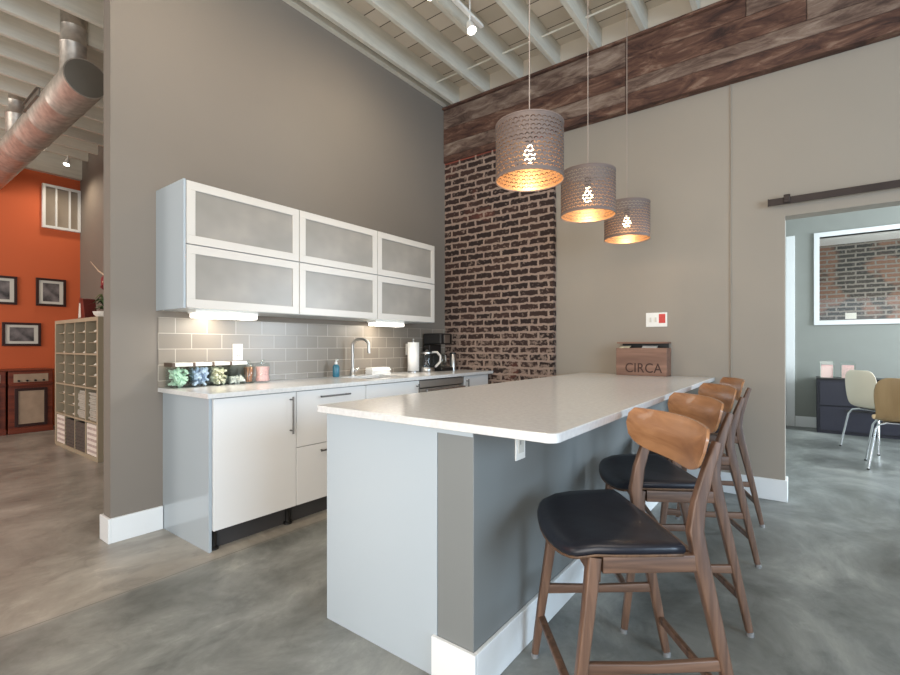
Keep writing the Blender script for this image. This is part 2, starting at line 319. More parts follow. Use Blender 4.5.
# ------------------------------------------------------------------ geometry
class MB:
    def __init__(s): s.v = []; s.f = []; s.sm = []
    def add(s, vs, fs, smooth=False):
        o = len(s.v); s.v += [tuple(v) for v in vs]; s.f += [tuple(i+o for i in f) for f in fs]; s.sm += [smooth]*len(fs); return s
    def box(s, x0, x1, y0, y1, z0, z1):
        return s.add([(x0,y0,z0),(x1,y0,z0),(x1,y1,z0),(x0,y1,z0),(x0,y0,z1),(x1,y0,z1),(x1,y1,z1),(x0,y1,z1)],
                     [(0,3,2,1),(4,5,6,7),(0,1,5,4),(1,2,6,5),(2,3,7,6),(3,0,4,7)])
    def prism(s, pts, z0, z1):           # polygon in xy extruded in z
        n = len(pts)
        return s.add([(x,y,z0) for x,y in pts]+[(x,y,z1) for x,y in pts], [tuple(range(n-1,-1,-1)), tuple(range(n,2*n))]+[(i,(i+1)%n,(i+1)%n+n,i+n) for i in range(n)])
    def sweep(s, path, secs, smooth=True, cap=True, up=None):   # path points, secs list of [(a,b)...] cross sections or radius
        P = [Vector(p) for p in path]; n = None; prev = None
        for i, p in enumerate(P):
            t = (P[min(i+1, len(P)-1)]-P[max(i-1, 0)]).normalized()
            if up is not None: ref = Vector(up)
            elif prev is None: ref = Vector((0,0,1)) if abs(t.z) < .9 else Vector((1,0,0))
            else: ref = prev
            a = (ref - t*ref.dot(t)).normalized(); b = t.cross(a); prev = a
            sec = secs[i] if isinstance(secs, list) else secs
            if isinstance(sec, (int, float)): sec = [(math.cos(k*math.pi/6)*sec, math.sin(k*math.pi/6)*sec) for k in range(12)]
            ring = [p+a*q[0]+b*q[1] for q in sec]
            if n is None: n = len(ring); base = len(s.v)
            s.v += [tuple(q) for q in ring]
        m = len(P)
        for i in range(m-1):
            for k in range(n):
                s.f.append((base+i*n+k, base+i*n+(k+1)%n, base+(i+1)*n+(k+1)%n, base+(i+1)*n+k)); s.sm.append(smooth)
        if cap:
            s.f.append(tuple(base+k for k in range(n-1,-1,-1))); s.sm.append(False)
            s.f.append(tuple(base+(m-1)*n+k for k in range(n))); s.sm.append(False)
        return s
    def lathe(s, prof, c=(0,0,0), n=32, axis='z', smooth=True, closed=False):
        base = len(s.v); m = len(prof)
        for r, z in prof:
            for k in range(n):
                a = 2*math.pi*k/n; q = (r*math.cos(a), r*math.sin(a), z)
                if axis == 'x': q = (q[2], q[0], q[1])
                if axis == 'y': q = (q[0], q[2], q[1])
                s.v.append((c[0]+q[0], c[1]+q[1], c[2]+q[2]))
        for i in range(m-1 if not closed else m):
            j = (i+1) % m
            for k in range(n):
                s.f.append((base+i*n+k, base+i*n+(k+1)%n, base+j*n+(k+1)%n, base+j*n+k)); s.sm.append(smooth)
        if not closed:
            if prof[0][0] > 1e-6: s.f.append(tuple(base+k for k in range(n-1,-1,-1))); s.sm.append(False)
            if prof[-1][0] > 1e-6: s.f.append(tuple(base+(m-1)*n+k for k in range(n))); s.sm.append(False)
        return s
    def build(s, name, mat, parent=None, bevel=0, loc=None, seg=2):
        me = bpy.data.meshes.new(name); me.from_pydata(s.v, [], s.f); me.update()
        bm = bmesh.new(); bm.from_mesh(me); bmesh.ops.remove_doubles(bm, verts=bm.verts, dist=1e-6) if any(s.sm) else None
        bmesh.ops.recalc_face_normals(bm, faces=bm.faces)
        bm.to_mesh(me); bm.free()
        for p in me.polygons: p.use_smooth = any(s.sm)
        if any(s.sm) and not all(s.sm): me.set_sharp_from_angle(angle=R(40))
        me.materials.append(mat)
        o = bpy.data.objects.new(name, me); COL.objects.link(o)
        if loc: o.location = loc
        if parent: o.parent = parent
        if bevel:
            b = o.modifiers.new('bevel', 'BEVEL'); b.width = bevel; b.segments = seg; b.limit_method = 'ANGLE'; b.angle_limit = R(40)
            b.harden_normals = False
        return o
def rr(a, b, r, k=3):      # rounded rectangle section, half sizes a (first axis) b
    pts = []
    for cx_, cy_, s in ((a-r, b-r, 0), (-a+r, b-r, 90), (-a+r, -b+r, 180), (a-r, -b+r, 270)):
        for i in range(k+1):
            t = R(s+90*i/k); pts.append((cx_+r*math.cos(t), cy_+r*math.sin(t)))
    return pts
def tag(o, label=None, cat=None, group=None, kind=None):
    if label: o['label'] = label
    if cat: o['category'] = cat
    if group: o['group'] = group
    if kind: o['kind'] = kind
    return o
def empty(name, loc=(0,0,0), rz=0):
    o = bpy.data.objects.new(name, None); COL.objects.link(o); o.location = loc; o.rotation_euler = (0,0,rz); o.empty_display_size = .1; return o
def thing(name, label, cat, loc=(0,0,0), rz=0, group=None): return tag(empty(name, loc, rz), label, cat, group)
def box(name, b, mat, parent=None, bevel=0): return MB().box(*b).build(name, mat, parent, bevel)
def S(o, label=None, cat=None): return tag(o, label, cat, kind='structure')
KIDS = {}
def dup(root, loc, rz=None, label=None, group=None):
    def cp(o, par):
        c = o.copy(); COL.objects.link(c)
        if par: c.parent = par
        for ch in list(o.children): 
            if ch.name in done: continue
            cp(ch, c)
        return c
    done = set()
    r = cp(root, None); r.location = loc
    if rz is not None: r.rotation_euler = (0,0,rz)
    if label: r['label'] = label
    if group: r['group'] = group
    return r

XL, YB = -3.277, 4.314
ZJ, ZD = 3.87, 4.09
# ------------------------------------------------------------------ setting
S(box('floor', (-9.3, 5, -3.5, 11, -.1, 0), M['floor']), 'polished mottled concrete floor', 'floor')
ceil = S(box('ceiling', (-9.3, 5, -3.5, 4.6, ZD, ZD+.06), M['deck']), 'plank ceiling above white joists', 'ceiling')
xs = [XL+.002-.045/2+.045] + []
jx = [-3.1225 + .405*k for k in range(0, 20)]
box('joist', (XL, XL+.05, -3.5, 4.31, ZJ+.02, ZD), M['joist'], ceil)
for x in jx:
    if x < 4.8: box('joist', (x-.0225, x+.0225, -3.5, 4.31, ZJ, ZD), M['joist'], ceil, .004)
x = -3.1225-.405
while x > -9.1:
    box('joist', (x-.0225, x+.0225, -3.5, 2.3, ZJ, ZD), M['joist'], ceil, .004); x -= .405
for yy in (3.88,):
    MB().sweep([(XL+.05, yy, 3.96), (4.8, yy, 3.96)], .009).build('conduit', M['joist'], ceil)

box('end_board', (XL+.05, 4.8, 4.29, 4.3135, 3.87, ZD), M['deck'], ceil)
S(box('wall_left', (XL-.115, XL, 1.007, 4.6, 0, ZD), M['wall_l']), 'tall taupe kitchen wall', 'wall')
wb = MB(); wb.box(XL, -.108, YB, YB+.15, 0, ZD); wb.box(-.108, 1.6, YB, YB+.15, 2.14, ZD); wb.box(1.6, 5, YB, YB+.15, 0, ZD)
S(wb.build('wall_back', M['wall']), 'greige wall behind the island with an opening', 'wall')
bp_ = S(MB().box(XL, -1.941, 4.25, YB+.01, 0, 3.30).build('wall_brick', M['brick']), 'exposed dark brick section of the back wall', 'wall')
MB().box(XL, -1.941, 4.247, YB, 3.23, 3.302).build('header_course', M['brick_red'], bp_)
# skirtings
b = MB(); b.box(XL, XL+.016, 1.007, 1.288, 0, .147); b.box(XL-.131, XL+.016, .991, 1.007, 0, .147); b.box(XL-.131, XL-.115, 1.007, 4.0, 0, .147)
S(b.build('baseboard_left', M['white'], bevel=.003), 'white baseboard wrapped around the wall end', 'baseboard')
b = MB(); b.box(-.86, -.092, YB-.016, YB, 0, .16); b.box(-.108, -.092, YB, YB+.15, 0, .16)
S(b.build('baseboard_back', M['white'], bevel=.003), 'white baseboard right of the island', 'baseboard')
# left annex
S(box('wall_orange', (-8.9, -8.75, -3.5, 2.45, 0, ZD), M['orange']), 'orange wall of the far room', 'wall')
S(box('trim_1', (-8.75, -8.66, -3.5, 2.3, 3.66, ZD), M['joist']), 'pale ledger board at the top of the orange wall', 'trim')
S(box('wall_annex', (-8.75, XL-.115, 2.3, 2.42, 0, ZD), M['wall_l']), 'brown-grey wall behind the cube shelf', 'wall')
# office
S(box('wall_office_left', (-.30, -.2, YB+.15, 8.45, 0, 3.3), M['office_wall']), 'office side wall', 'wall')
ow = MB(); wx0, wx1, wz0, wz1 = .185, 1.55, 1.52, 2.70
ow.box(-.3, wx0, 8.45, 8.57, 0, 3.3); ow.box(wx1, 5, 8.45, 8.57, 0, 3.3); ow.box(wx0, wx1, 8.45, 8.57, 0, wz0); ow.box(wx0, wx1, 8.45, 8.57, wz1, 3.3)
S(ow.build('wall_office_back', M['office_wall']), 'grey office wall with an interior window', 'wall')
S(box('ceiling_office', (-.3, 5, YB+.15, 8.45, 3.25, 3.3), M['white']), 'white office ceiling', 'ceiling')
S(box('trim_2', (-.199, -.095, 8.43, 8.45, 0, 2.76), M['white'], bevel=.003), 'white vertical casing on the office wall', 'trim')
S(box('baseboard_office', (-.09, 5, 8.434, 8.45, 0, .15), M['white'], bevel=.003), 'white baseboard of the office wall', 'baseboard')
S(box('wall_beyond', (-1.5, 5, 10.0, 10.15, 0, 2.83), M['brick2']), 'brick wall seen through the interior window', 'wall')
S(box('ceiling_beyond', (-1.5, 5, 8.57, 10.15, 2.83, 2.9), M['white']), 'white ceiling beyond the interior window', 'ceiling')
w2 = S(empty('window_2'), 'white framed interior window in the office wall', 'window')
f = MB(); fw = .062
f.box(wx0-fw, wx0, 8.425, 8.57, wz0-fw, wz1+fw); f.box(wx1, wx1+fw, 8.425, 8.57, wz0-fw, wz1+fw); f.box(wx0, wx1, 8.425, 8.57, wz0-fw, wz0); f.box(wx0, wx1, 8.425, 8.57, wz1, wz1+fw)
f.build('window_frame', M['white'], w2, .003); box('pane', (wx0, wx1, 8.50, 8.506, wz0, wz1), M['glass'], w2)
w1 = S(empty('window_1'), 'white framed transom window high on the orange wall', 'window')
f = MB(); X = -8.75
y0, y1, z0, z1 = 1.85, 2.295, 2.87, 3.50
f.box(X, X+.05, y0, y0+.035, z0, z1); f.box(X, X+.05, y0+.035, y1-.03, z0, z0+.035); f.box(X, X+.05, y0+.035, y1-.03, z1-.035, z1); f.box(X, X+.05, y1-.03, y1, z0, z1)
for k in (1, 2): yy = y0+k*(y1-y0)*.355; f.box(X, X+.05, yy-.01, yy+.01, z0+.035, z1-.035)
f.build('window_frame', M['white'], w1); box('pane', (X, X+.02, y0+.03, y1-.025, z0+.03, z1-.03), M['ventpane'], w1)
# ------------------------------------------------------------------ reclaimed beam
bt = thing('timber_beam', 'reclaimed dark timber beam along the top of the back wall', 'beam')
yf = 4.225
def plank(x0, x1, z0, z1, k, yy=yf): box('plank', (x0, x1, yy, YB, z0, z1), M['beam'][k], bt, .006)
plank(XL, 4.8, 3.845, 3.868, 2, yf-.03)
plank(XL, -1.25, 3.63, 3.843, 1); plank(XL, -1.25, 3.46, 3.628, 0)
plank(-1.248, -.35, 3.69, 3.843, 2); plank(-.348, 4.8, 3.69, 3.843, 1)
plank(-1.248, 0.02, 3.505, 3.688, 0); plank(0.022, 4.8, 3.505, 3.688, 3)
plank(-1.248, 4.8, 3.385, 3.503, 1); plank(-1.248, 4.8, 3.24, 3.383, 2)
plank(XL, -1.25, 3.32, 3.458, 3); plank(XL, -1.25, 3.245, 3.318, 2)

# ------------------------------------------------------------------ base cabinets
FX = -2.66
def handle(name, parent, pts, r=.006, mat='darksteel'):
    a, b2 = Vector(pts[0]), Vector(pts[1]); d = (b2-a).normalized()
    m = MB().sweep([a-d*.02, b2+d*.02], r)
    for p in (a, b2): m.sweep([p, p+Vector((-.035, 0, 0))], r*.8)
    return m.build(name, M[mat], parent)
def carcass(t, y0, y1, top=.868, depth=True):
    box('carcass', (XL+.025, FX-.021, y0, y1, .118, top), M['cab_side'], t)
    box('toe_kick', (FX-.075, FX-.06, y0, y1, 0, .118), M['toe'], t)
def leg(t, x, y): MB().lathe([(.028, 0), (.028, .012), (.017, .02), (.017, .095), (.03, .118)], (x, y, 0), 16).build('leg', M['black'], t)
t = thing('base_cabinet', 'white base cabinet with glossy end panel and tall single door', 'cabinet')
box('end_panel', (XL+.0, FX-.014, 1.291, 1.308, 0, .873), M['isl_panel'], t, .001)
carcass(t, 1.309, 1.852)
box('door', (FX-.02, FX, 1.312, 1.850, .118, .866), M['white_gloss'], t, .0015); handle('handle', t.children[-1], [(FX+.035, 1.806, .62), (FX+.035, 1.806, .82)])
leg(t, FX-.05, 1.335); leg(t, FX-.05, 1.82)
t = thing('drawer_cabinet', 'white base cabinet with two stacked drawers', 'cabinet')
carcass(t, 1.854, 2.466)
for z0, z1, hz in ((.50, .866, .82), (.118, .496, .45)):
    d = box('drawer', (FX-.02, FX, 1.856, 2.464, z0, z1), M['white_gloss'], t, .0015); handle('handle', d, [(FX+.03, 2.05, hz), (FX+.03, 2.27, hz)])
leg(t, FX-.05, 2.43)
t = thing('sink_cabinet', 'white base cabinet with plain door below the sink', 'cabinet')
carcass(t, 2.468, 3.09, .70)
d = box('door', (FX-.02, FX, 2.47, 3.088, .118, .866), M['white_gloss'], t, .0015); handle('handle', d, [(FX+.03, 3.05, .62), (FX+.03, 3.05, .82)])
t = thing('dishwasher', 'stainless steel dishwasher under the counter', 'dishwasher')
box('tub', (XL+.02, FX-.03, 3.094, 3.756, .10, .868), M['black'], t); box('door', (FX-.03, FX+.0, 3.10, 3.75, .11, .79), M['steelfront'], t, .003)
box('control_panel', (FX-.03, FX+.002, 3.10, 3.75, .80, .862), M['steelfront'], t, .003)
MB().sweep([(FX+.045, 3.14, .775), (FX+.045, 3.71, .775)], .011).sweep([(FX+.045, 3.17, .775), (FX, 3.17, .775)], .008).sweep([(FX+.045, 3.68, .775), (FX, 3.68, .775)], .008).build('handle', M['chrome'], t)
box('toe_kick', (FX-.075, FX-.06, 3.094, 3.756, 0, .10), M['toe'], t)
t = thing('narrow_cabinet', 'narrow white base cabinet beside the brick wall', 'cabinet')
carcass(t, 3.76, 4.20); d = box('door', (FX-.02, FX, 3.762, 4.198, .118, .866), M['white_gloss'], t, .0015); handle('handle', d, [(FX+.03, 3.80, .62), (FX+.03, 3.80, .82)])

# countertop with sink cut-out
sx0, sx1, sy0, sy1 = -3.12, -2.78, 2.60, 3.06
t = thing('countertop', 'pale quartz countertop along the left wall', 'countertop')
m = MB(); cx1 = -2.625; ct0, ct1 = .875, .902; yA, yE = 1.262, 4.245
m.box(XL, sx0, yA, yE, ct0, ct1); m.box(sx1, cx1, yA, yE, ct0, ct1); m.box(sx0, sx1, yA, sy0, ct0, ct1); m.box(sx0, sx1, sy1, yE, ct0, ct1)
m.build('slab', M['quartz'], t)
sk = MB(); sk.box(sx0, sx1, sy0, sy1, .72, .724)
for a in ((sx0-.004, sx0, sy0-.004, sy1+.004), (sx1, sx1+.004, sy0-.004, sy1+.004), (sx0, sx1, sy0-.004, sy0), (sx0, sx1, sy1, sy1+.004)): sk.box(*a, .72, .874)
tag(sk.build('sink', M['steel']), 'undermount stainless sink set in the counter', 'sink')
S(MB().box(XL, XL+.009, 1.262, 4.247, .903, 1.351).build('wall_tile', M['tile']), 'taupe glass subway tile backsplash', 'backsplash')

# faucet
t = thing('faucet', 'chrome gooseneck faucet behind the sink', 'faucet', (-3.19, 2.80, .902))
MB().lathe([(.027, 0), (.027, .012), (.021, .02), (.019, .06), (.0135, .065), (.0135, .07)], n=20).build('base', M['steel'], t)
pth = [(0, 0, .05), (0, 0, .27)]+[(.075-.075*math.cos(a), .0, .27+.055*math.sin(a)) for a in [math.pi*k/10 for k in range(1, 11)]]+[(.15, 0, .235), (.153, 0, .20)]
MB().sweep([(p[0], p[0]*.35, p[2]) for p in pth], .0125).build('spout', M['steel'], t)
MB().sweep([(0, .02, .05), (0, .075, .06)], .007).lathe([(.012, .0), (.012, .03)], (0, .018, .05), 12, axis='y').build('lever', M['chrome'], t)
# soap bottle
t = thing('soap_bottle', 'blue hand soap pump bottle left of the faucet', 'bottle', (-3.19, 2.615, .902))
MB().lathe([(.026, 0), (.029, .008), (.029, .085), (.022, .10), (.011, .108)], n=20).build('bottle_body', M['bluesoap'], t)
MB().lathe([(.012, .105), (.012, .125), (.005, .128), (.005, .15)], n=14).sweep([(0, 0, .148), (.035, -.01, .146)], .005).build('pump', M['plate'], t)
# folded towels / white box stack behind sink
t = thing('napkin_stack', 'low stack of folded white paper towels beside the sink', 'napkins')
m = MB()
for k in range(6): m.box(-3.225+.003*(k % 2), -3.13-.003*(k % 3), 2.98+.004*(k % 2), 3.225-.005*(k % 3), .903+k*.0105, .912+k*.0105)
m.build('sheets', M['towel'], t, .002)
# paper towel
t = thing('paper_towel_holder', 'white paper towel roll on an upright holder', 'paper towel', (-3.14, 3.555, .902))
MB().lathe([(.063, 0), (.063, .008), (.006, .012), (.006, .315), (.011, .32), (.012, .33), (.006, .34), (.001, .342)], n=24).build('stand', M['steel'], t)
MB().lathe([(.02, .012), (.058, .012), (.058, .30), (.02, .30)], n=28, closed=True).build('paper_roll', M['towel'], t)
# kettle
t = thing('electric_kettle', 'glass electric kettle with steel base and curved handle', 'kettle', (-3.07, 3.685, .902))
MB().lathe([(.075, 0), (.078, .012), (.078, .035), (.072, .045)], n=28).build('base', M['steel'], t)
MB().lathe([(.074, .045), (.076, .08), (.068, .16), (.062, .185)], n=28).build('jug', M['jarglass'], t)
MB().lathe([(.064, .185), (.064, .20), (.02, .21), (.012, .225), (.001, .228)], n=28).build('lid', M['steel'], t)
MB().sweep([(.055, .02, .20), (.10, .04, .20), (.135, .052, .16), (.13, .05, .10), (.085, .03, .05)], [rr(.012, .008, .004)]*5).build('handle', M['steel'], t)
# coffee maker
t = thing('coffee_maker', 'black drip coffee maker with steel panel in the counter corner', 'coffee maker', (-3.13, 3.925, .902), 0); t.scale = (1, 1, 1.07)
box('base', (-.11, .14, -.10, .10, 0, .035), M['black'], t, .008)
box('column', (-.11, -.02, -.10, .10, .036, .26), M['black'], t, .008)
box('brew_head', (-.11, .13, -.10, .10, .262, .37), M['black'], t, .012)
box('control_face', (.131, .134, -.05, .05, .275, .355), M['steel'], t, .001)
MB().lathe([(.05, .037), (.062, .06), (.062, .13), (.045, .17), (.03, .175)], (.055, 0, 0), 24).build('carafe', M['jarglass'], t)
MB().sweep([(.10, -.03, .155), (.15, -.05, .15), (.16, -.055, .10), (.118, -.035, .07)], .009).build('carafe_handle', M['steel'], t)
t = thing('steel_canister', 'slim brushed steel canister in the corner beside the coffee maker', 'canister', (-3.04, 4.09, .902))
MB().lathe([(.034, 0), (.034, .17), (.03, .175)], n=22).build('body', M['steel'], t); MB().lathe([(.035, .176), (.035, .19), (.01, .195)], n=22).build('lid', M['black'], t)

# canisters
def square_jar(y, w, h, fill, mat, label):
    t = thing('glass_canister', label, 'jar', (-3.175, y, .903), 0, 'square glass canisters on the counter')
    a = w/2; g = MB()
    g.box(-a, a, -a, a, 0, .006); 
    for q in ((-a, -a+.004, -a, a), (a-.004, a, -a, a), (-a+.004, a-.004, -a, -a+.004), (-a+.004, a-.004, a-.004, a)): g.box(*q, .006, h)
    g.build('glass_body', M['jarglass'], t)
    box('lid', (-a-.003, a+.003, -a-.003, a+.003, h, h+.022), M['plate'], t, .003)
    box('lid_band', (-a-.005, -a+.02, -a-.005, a+.005, h-.004, h+.02), M['lidbrown'], t, .002) if False else box('lid_band', (-a-.004, a+.004, -a-.006, -a+.012, h-.002, h+.024), M['lidbrown'], t, .002)
    rnd = random.Random(int(y*1000)); m = MB(); b_ = a-.018
    n = int(60*fill)+10
    for k in range(n):
        c = Vector((rnd.uniform(-b_, b_), rnd.uniform(-b_, b_), .018+rnd.random()*(h*fill-.02)))
        rot = Matrix.Rotation(rnd.uniform(0, 3), 3, 'X') @ Matrix.Rotation(rnd.uniform(0, 3), 3, 'Z')
        sx, sy, sz = .017, .011, .006
        vs = [c+rot@Vector((i*sx, j*sy, l*sz)) for i, j, l in ((-1,-1,-1),(1,-1,-1),(1,1,-1),(-1,1,-1),(-1,-1,1),(1,-1,1),(1,1,1),(-1,1,1))]
        m.add(vs, [(0,3,2,1),(4,5,6,7),(0,1,5,4),(1,2,6,5),(2,3,7,6),(3,0,4,7)])
    tag(m.build('sweets', M[mat], t), kind='stuff')
    return t
square_jar(1.345, .114, .135, .85, 'candy_g', 'square glass canister of green wrapped sweets, leftmost on the counter')
square_jar(1.467, .114, .135, .85, 'candy_b', 'square glass canister of pale blue wrapped sweets')
square_jar(1.589, .114, .135, .85, 'candy_c', 'square glass canister filled with cream wrapped sweets')
square_jar(1.709, .114, .135, .35, 'candy_w', 'square glass canister only a third full of white sweets')
t = thing('stick_jar', 'round glass jar of brown cinnamon sticks', 'jar', (-3.175, 1.812, .903))
MB().lathe([(.04, 0), (.042, .005), (.042, .11), (.036, .12), (.036, .13)], n=24).build('glass_body', M['jarglass'], t)
MB().lathe([(.04, .131), (.04, .14), (.012, .146), (.014, .16), (.002, .166)], n=24).build('lid', M['jarglass'], t)
for k in range(7):
    a = k*.9; MB().sweep([(.018*math.cos(a), .018*math.sin(a), .008), (.026*math.cos(a+.3), .026*math.sin(a+.3), .112)], .006).build('cinnamon_stick', M['cinn'], t)
t = thing('pink_jar', 'round glass jar filled with pink sweets, right end of the jars', 'jar', (-3.165, 1.918, .903))
MB().lathe([(.05, 0), (.053, .006), (.045, .06), (.053, .12), (.046, .13)], n=24).build('glass_body', M['jarglass'], t)
MB().lathe([(.045, .008), (.0485, .012), (.041, .06), (.048, .112), (.001, .116)], n=24).build('pink_filling', M['pink'], t)
MB().lathe([(.05, .131), (.05, .14), (.012, .146), (.016, .16), (.002, .17)], n=24).build('lid', M['jarglass'], t)

# outlets / plates
def outlet(name, label, cat, org, ax, w=.072, h=.116, grp=None):  # ax: 'x' plate normal +x ; 'y' normal -y
    t = thing(name, label, cat, org, 0, grp)
    def bx(n, a0, a1, z0, z1, d0, d1, mat):
        b_ = (d0, d1, a0, a1, z0, z1) if ax == 'x' else (a0, a1, -d1, -d0, z0, z1)
        return box(n, b_, M[mat], t, .001)
    bx('cover_plate', -w/2, w/2, -h/2, h/2, 0, .006, 'plate')
    return t, bx
for y, z, lab in ((1.783, 1.123, 'white wall outlet above the glass canisters'), (3.615, 1.13, 'white wall outlet behind the paper towel roll')):
    t, bx = outlet('wall_outlet', lab, 'outlet', (XL+.0095, y, z), 'x')
    for dz in (-.027, .027):
        bx('socket', -.017, .017, dz-.014, dz+.014, .0062, .009, 'mat')
        bx('slot', -.009, -.006, dz-.004, dz+.008, .0092, .0096, 'black'); bx('slot', .006, .009, dz-.004, dz+.008, .0092, .0096, 'black')
t, bx = outlet('island_outlet', 'white outlet under the island countertop overhang', 'outlet', (-.8745, 1.607, .79), 'x')
bx('socket', -.02, .02, -.032, .036, .0062, .009, 'mat'); bx('slot', -.009, -.005, .0, .016, .0092, .0098, 'black')
t, bx = outlet('switch_plate', 'white double switch plate with a red label on the back wall', 'switch', (-1.012, YB-.0005, 1.393), 'y', .172, .122)
bx('toggle', -.055, -.04, -.02, .02, .0062, .014, 'mat'); bx('toggle', -.012, .003, -.02, .02, .0062, .014, 'mat'); bx('label_sticker', .02, .072, -.03, .048, .0062, .0072, 'redlabel')

# ------------------------------------------------------------------ wall cabinets
UX = -2.89; CW = .7745; UH = .3775; Uz = (1.393, 1.7705); Uy0 = 1.264
def wall_cab():
    t = thing('wall_cabinet', '', 'cabinet')
    box('carcass', (XL-UX+.0, -.022, .001, CW-.001, 0, UH-.002), M['cab_side'], t)
    fr = MB(); d0, d1 = -.02, 0; w = .051; y0, y1, z0, z1 = .003, CW-.003, .002, UH-.004
    fr.box(d0, d1, y0, y1, z0, z0+w); fr.box(d0, d1, y0, y1, z1-w, z1); fr.box(d0, d1, y0, y0+w, z0+w, z1-w); fr.box(d0, d1, y1-w, y1, z0+w, z1-w)
    dr = fr.build('door', M['alu'], t, .0015)
    box('frosted_pane', (-.014, -.006, y0+w, y1-w, z0+w, z1-w), M['frost'], dr)
    return t
names = [['lower left', 'lower middle', 'lower right'], ['upper left', 'upper middle', 'upper right']]
proto = wall_cab()
wl = {(0,0): 'white wall cabinet with frosted glass door, lower row above the canisters', (0,1): 'white wall cabinet with frosted glass door, lower row above the faucet',
      (0,2): 'white wall cabinet with frosted glass door, lower row nearest the brick', (1,0): 'white wall cabinet with frosted glass door, upper row at the left end',
      (1,1): 'white wall cabinet with frosted glass door, middle of the upper row', (1,2): 'white wall cabinet with frosted glass door, upper row nearest the brick'}
first = True
for (r_, k), lab in wl.items():
    loc = (UX, Uy0+k*CW, Uz[r_])
    o = proto if first else dup(proto, loc)
    o.location = loc; o['label'] = lab; o['group'] = 'frosted glass wall cabinets'; first = False
tag(box('cabinet_end_panel', (XL, UX-.003, Uy0-.013, Uy0-.0005, 1.39, 2.15), M['isl_panel'], None, .001), 'pale end panel on the left side of the wall cabinets', 'panel')
for y0, y1, lab in ((1.36, 1.775, 'glowing strip light under the left wall cabinet'), (2.88, 3.25, 'glowing strip light under the wall cabinet beside the brick')):
    t = thing('under_cabinet_light', lab, 'light', (0,0,0), 0, 'under cabinet strip lights')
    box('housing', (-3.09, -2.98, y0, y1, 1.372, 1.3945), M['plate'], t, .003)
    box('diffuser', (-3.085, -2.975, y0+.01, y1-.01, 1.345, 1.3715), M['striplight'], t, .006)

# ------------------------------------------------------------------ island
t = thing('kitchen_island', 'grey and white kitchen island with panelled end', 'island')
box('end_panel', (-1.634, -1.03, 1.29, 1.31, 0, .884), M['isl_panel'], t, .001)
box('cabinet_body', (-1.615, -1.03, 1.311, YB-.002, .10, .884), M['cab_side'], t)
box('half_wall', (-1.029, -.875, 1.292, YB-.002, 0, .884), M['isl_wall'], t, .002)
b = MB(); b.box(-1.045, -.859, 1.276, 1.2915, 0, .15); b.box(-.8745, -.859, 1.2916, YB-.016, 0, .15)
b.build('baseboard', M['white'], t, .003)
b = MB(); b.box(-1.03, -.876, 1.2875, 1.2915, .866, .884); b.build('cap_strip', M['isl_panel'], t)
ix0, ix1, iy0 = -1.671, -.57, 1.262; r_ = .035
pts = [(ix0+.008, iy0), (ix0, iy0+.008), (ix0, YB-.002), (ix1, YB-.002), (ix1, iy0+r_)]
for k in range(1, 7): a = R(-90*k/6); pts.append((ix1-r_+r_*math.cos(a), iy0+r_+r_*math.sin(a)))
m = MB(); m.prism(pts[::-1], .8845, .914)
tag(m.build('island_countertop', M['quartz'], None, .003), 'long white quartz island top with rounded near corner', 'countertop')

# crate with lettering
t = thing('wooden_crate', 'brown wooden box with carved lettering on the island against the wall', 'box', (-1.10, YB-.086, .9145))
w, h, d = .205, .235, .08
box('front_panel', (-w, w, -d, -d+.012, 0, h), M['cratewood'], t, .002)
box('side_panel', (-w, -w+.012, -d+.0125, d, 0, h), M['cratewood'], t, .002); box('side_panel', (w-.012, w, -d+.0125, d, 0, h), M['cratewood'], t, .002)
box('back_panel', (-w, w, d-.012, d, .0, .285), M['cratewood'], t, .002) if False else box('back_panel', (-w+.0125, w-.0125, d-.012, d, 0, h), M['cratewood'], t, .002)
box('bottom_panel', (-w+.0125, w-.0125, -d+.0125, d-.0125, 0, .01), M['cratewood'], t)
hl = box('hinged_lid', (-w, w, -d+.02, d, .272, .286), M['cratewood'], t, .002)
box('lid_gap_dark', (-w+.0125, w-.0125, d-.02, d-.0125, h, .272), M['black'], t)  # black strip under the lid, its colour stands in for the dark opening
cu = bpy.data.curves.new('lettering', 'FONT'); cu.body = 'CIRCA'; cu.size = .115; cu.extrude = .0015; cu.align_x = 'CENTER'; cu.align_y = 'BOTTOM'; cu.space_character = 1.05
to = bpy.data.objects.new('tmp', cu); COL.objects.link(to); bpy.context.view_layer.update()
me = bpy.data.meshes.new_from_object(to.evaluated_get(bpy.context.evaluated_depsgraph_get())); bpy.data.objects.remove(to)
lo = bpy.data.objects.new('lettering', me); me.materials.clear(); me.materials.append(M['letter']); COL.objects.link(lo); lo.parent = t
lo.rotation_euler = (R(90), 0, 0); lo.location = (.02, -d-.0015, .004); lo.scale = (.86, 1, 1)
for nm, x0, x1, rz, mt in (('paper_slip', .0, .12, .1, 'plate'), ('orange_card', -.185, -.10, -.2, 'candy_c')):
    o = MB().box(0, x1-x0, -.03, .03, 0, .003).build(nm, M[mt]); o.location = (-1.10+x0, YB-.086-.03, 1.155); o.rotation_euler = (R(20), 0, rz*.4)
    tag(o, 'white paper sticking out of the wooden box' if nm == 'paper_slip' else 'orange and cream card in the left of the wooden box', 'paper')

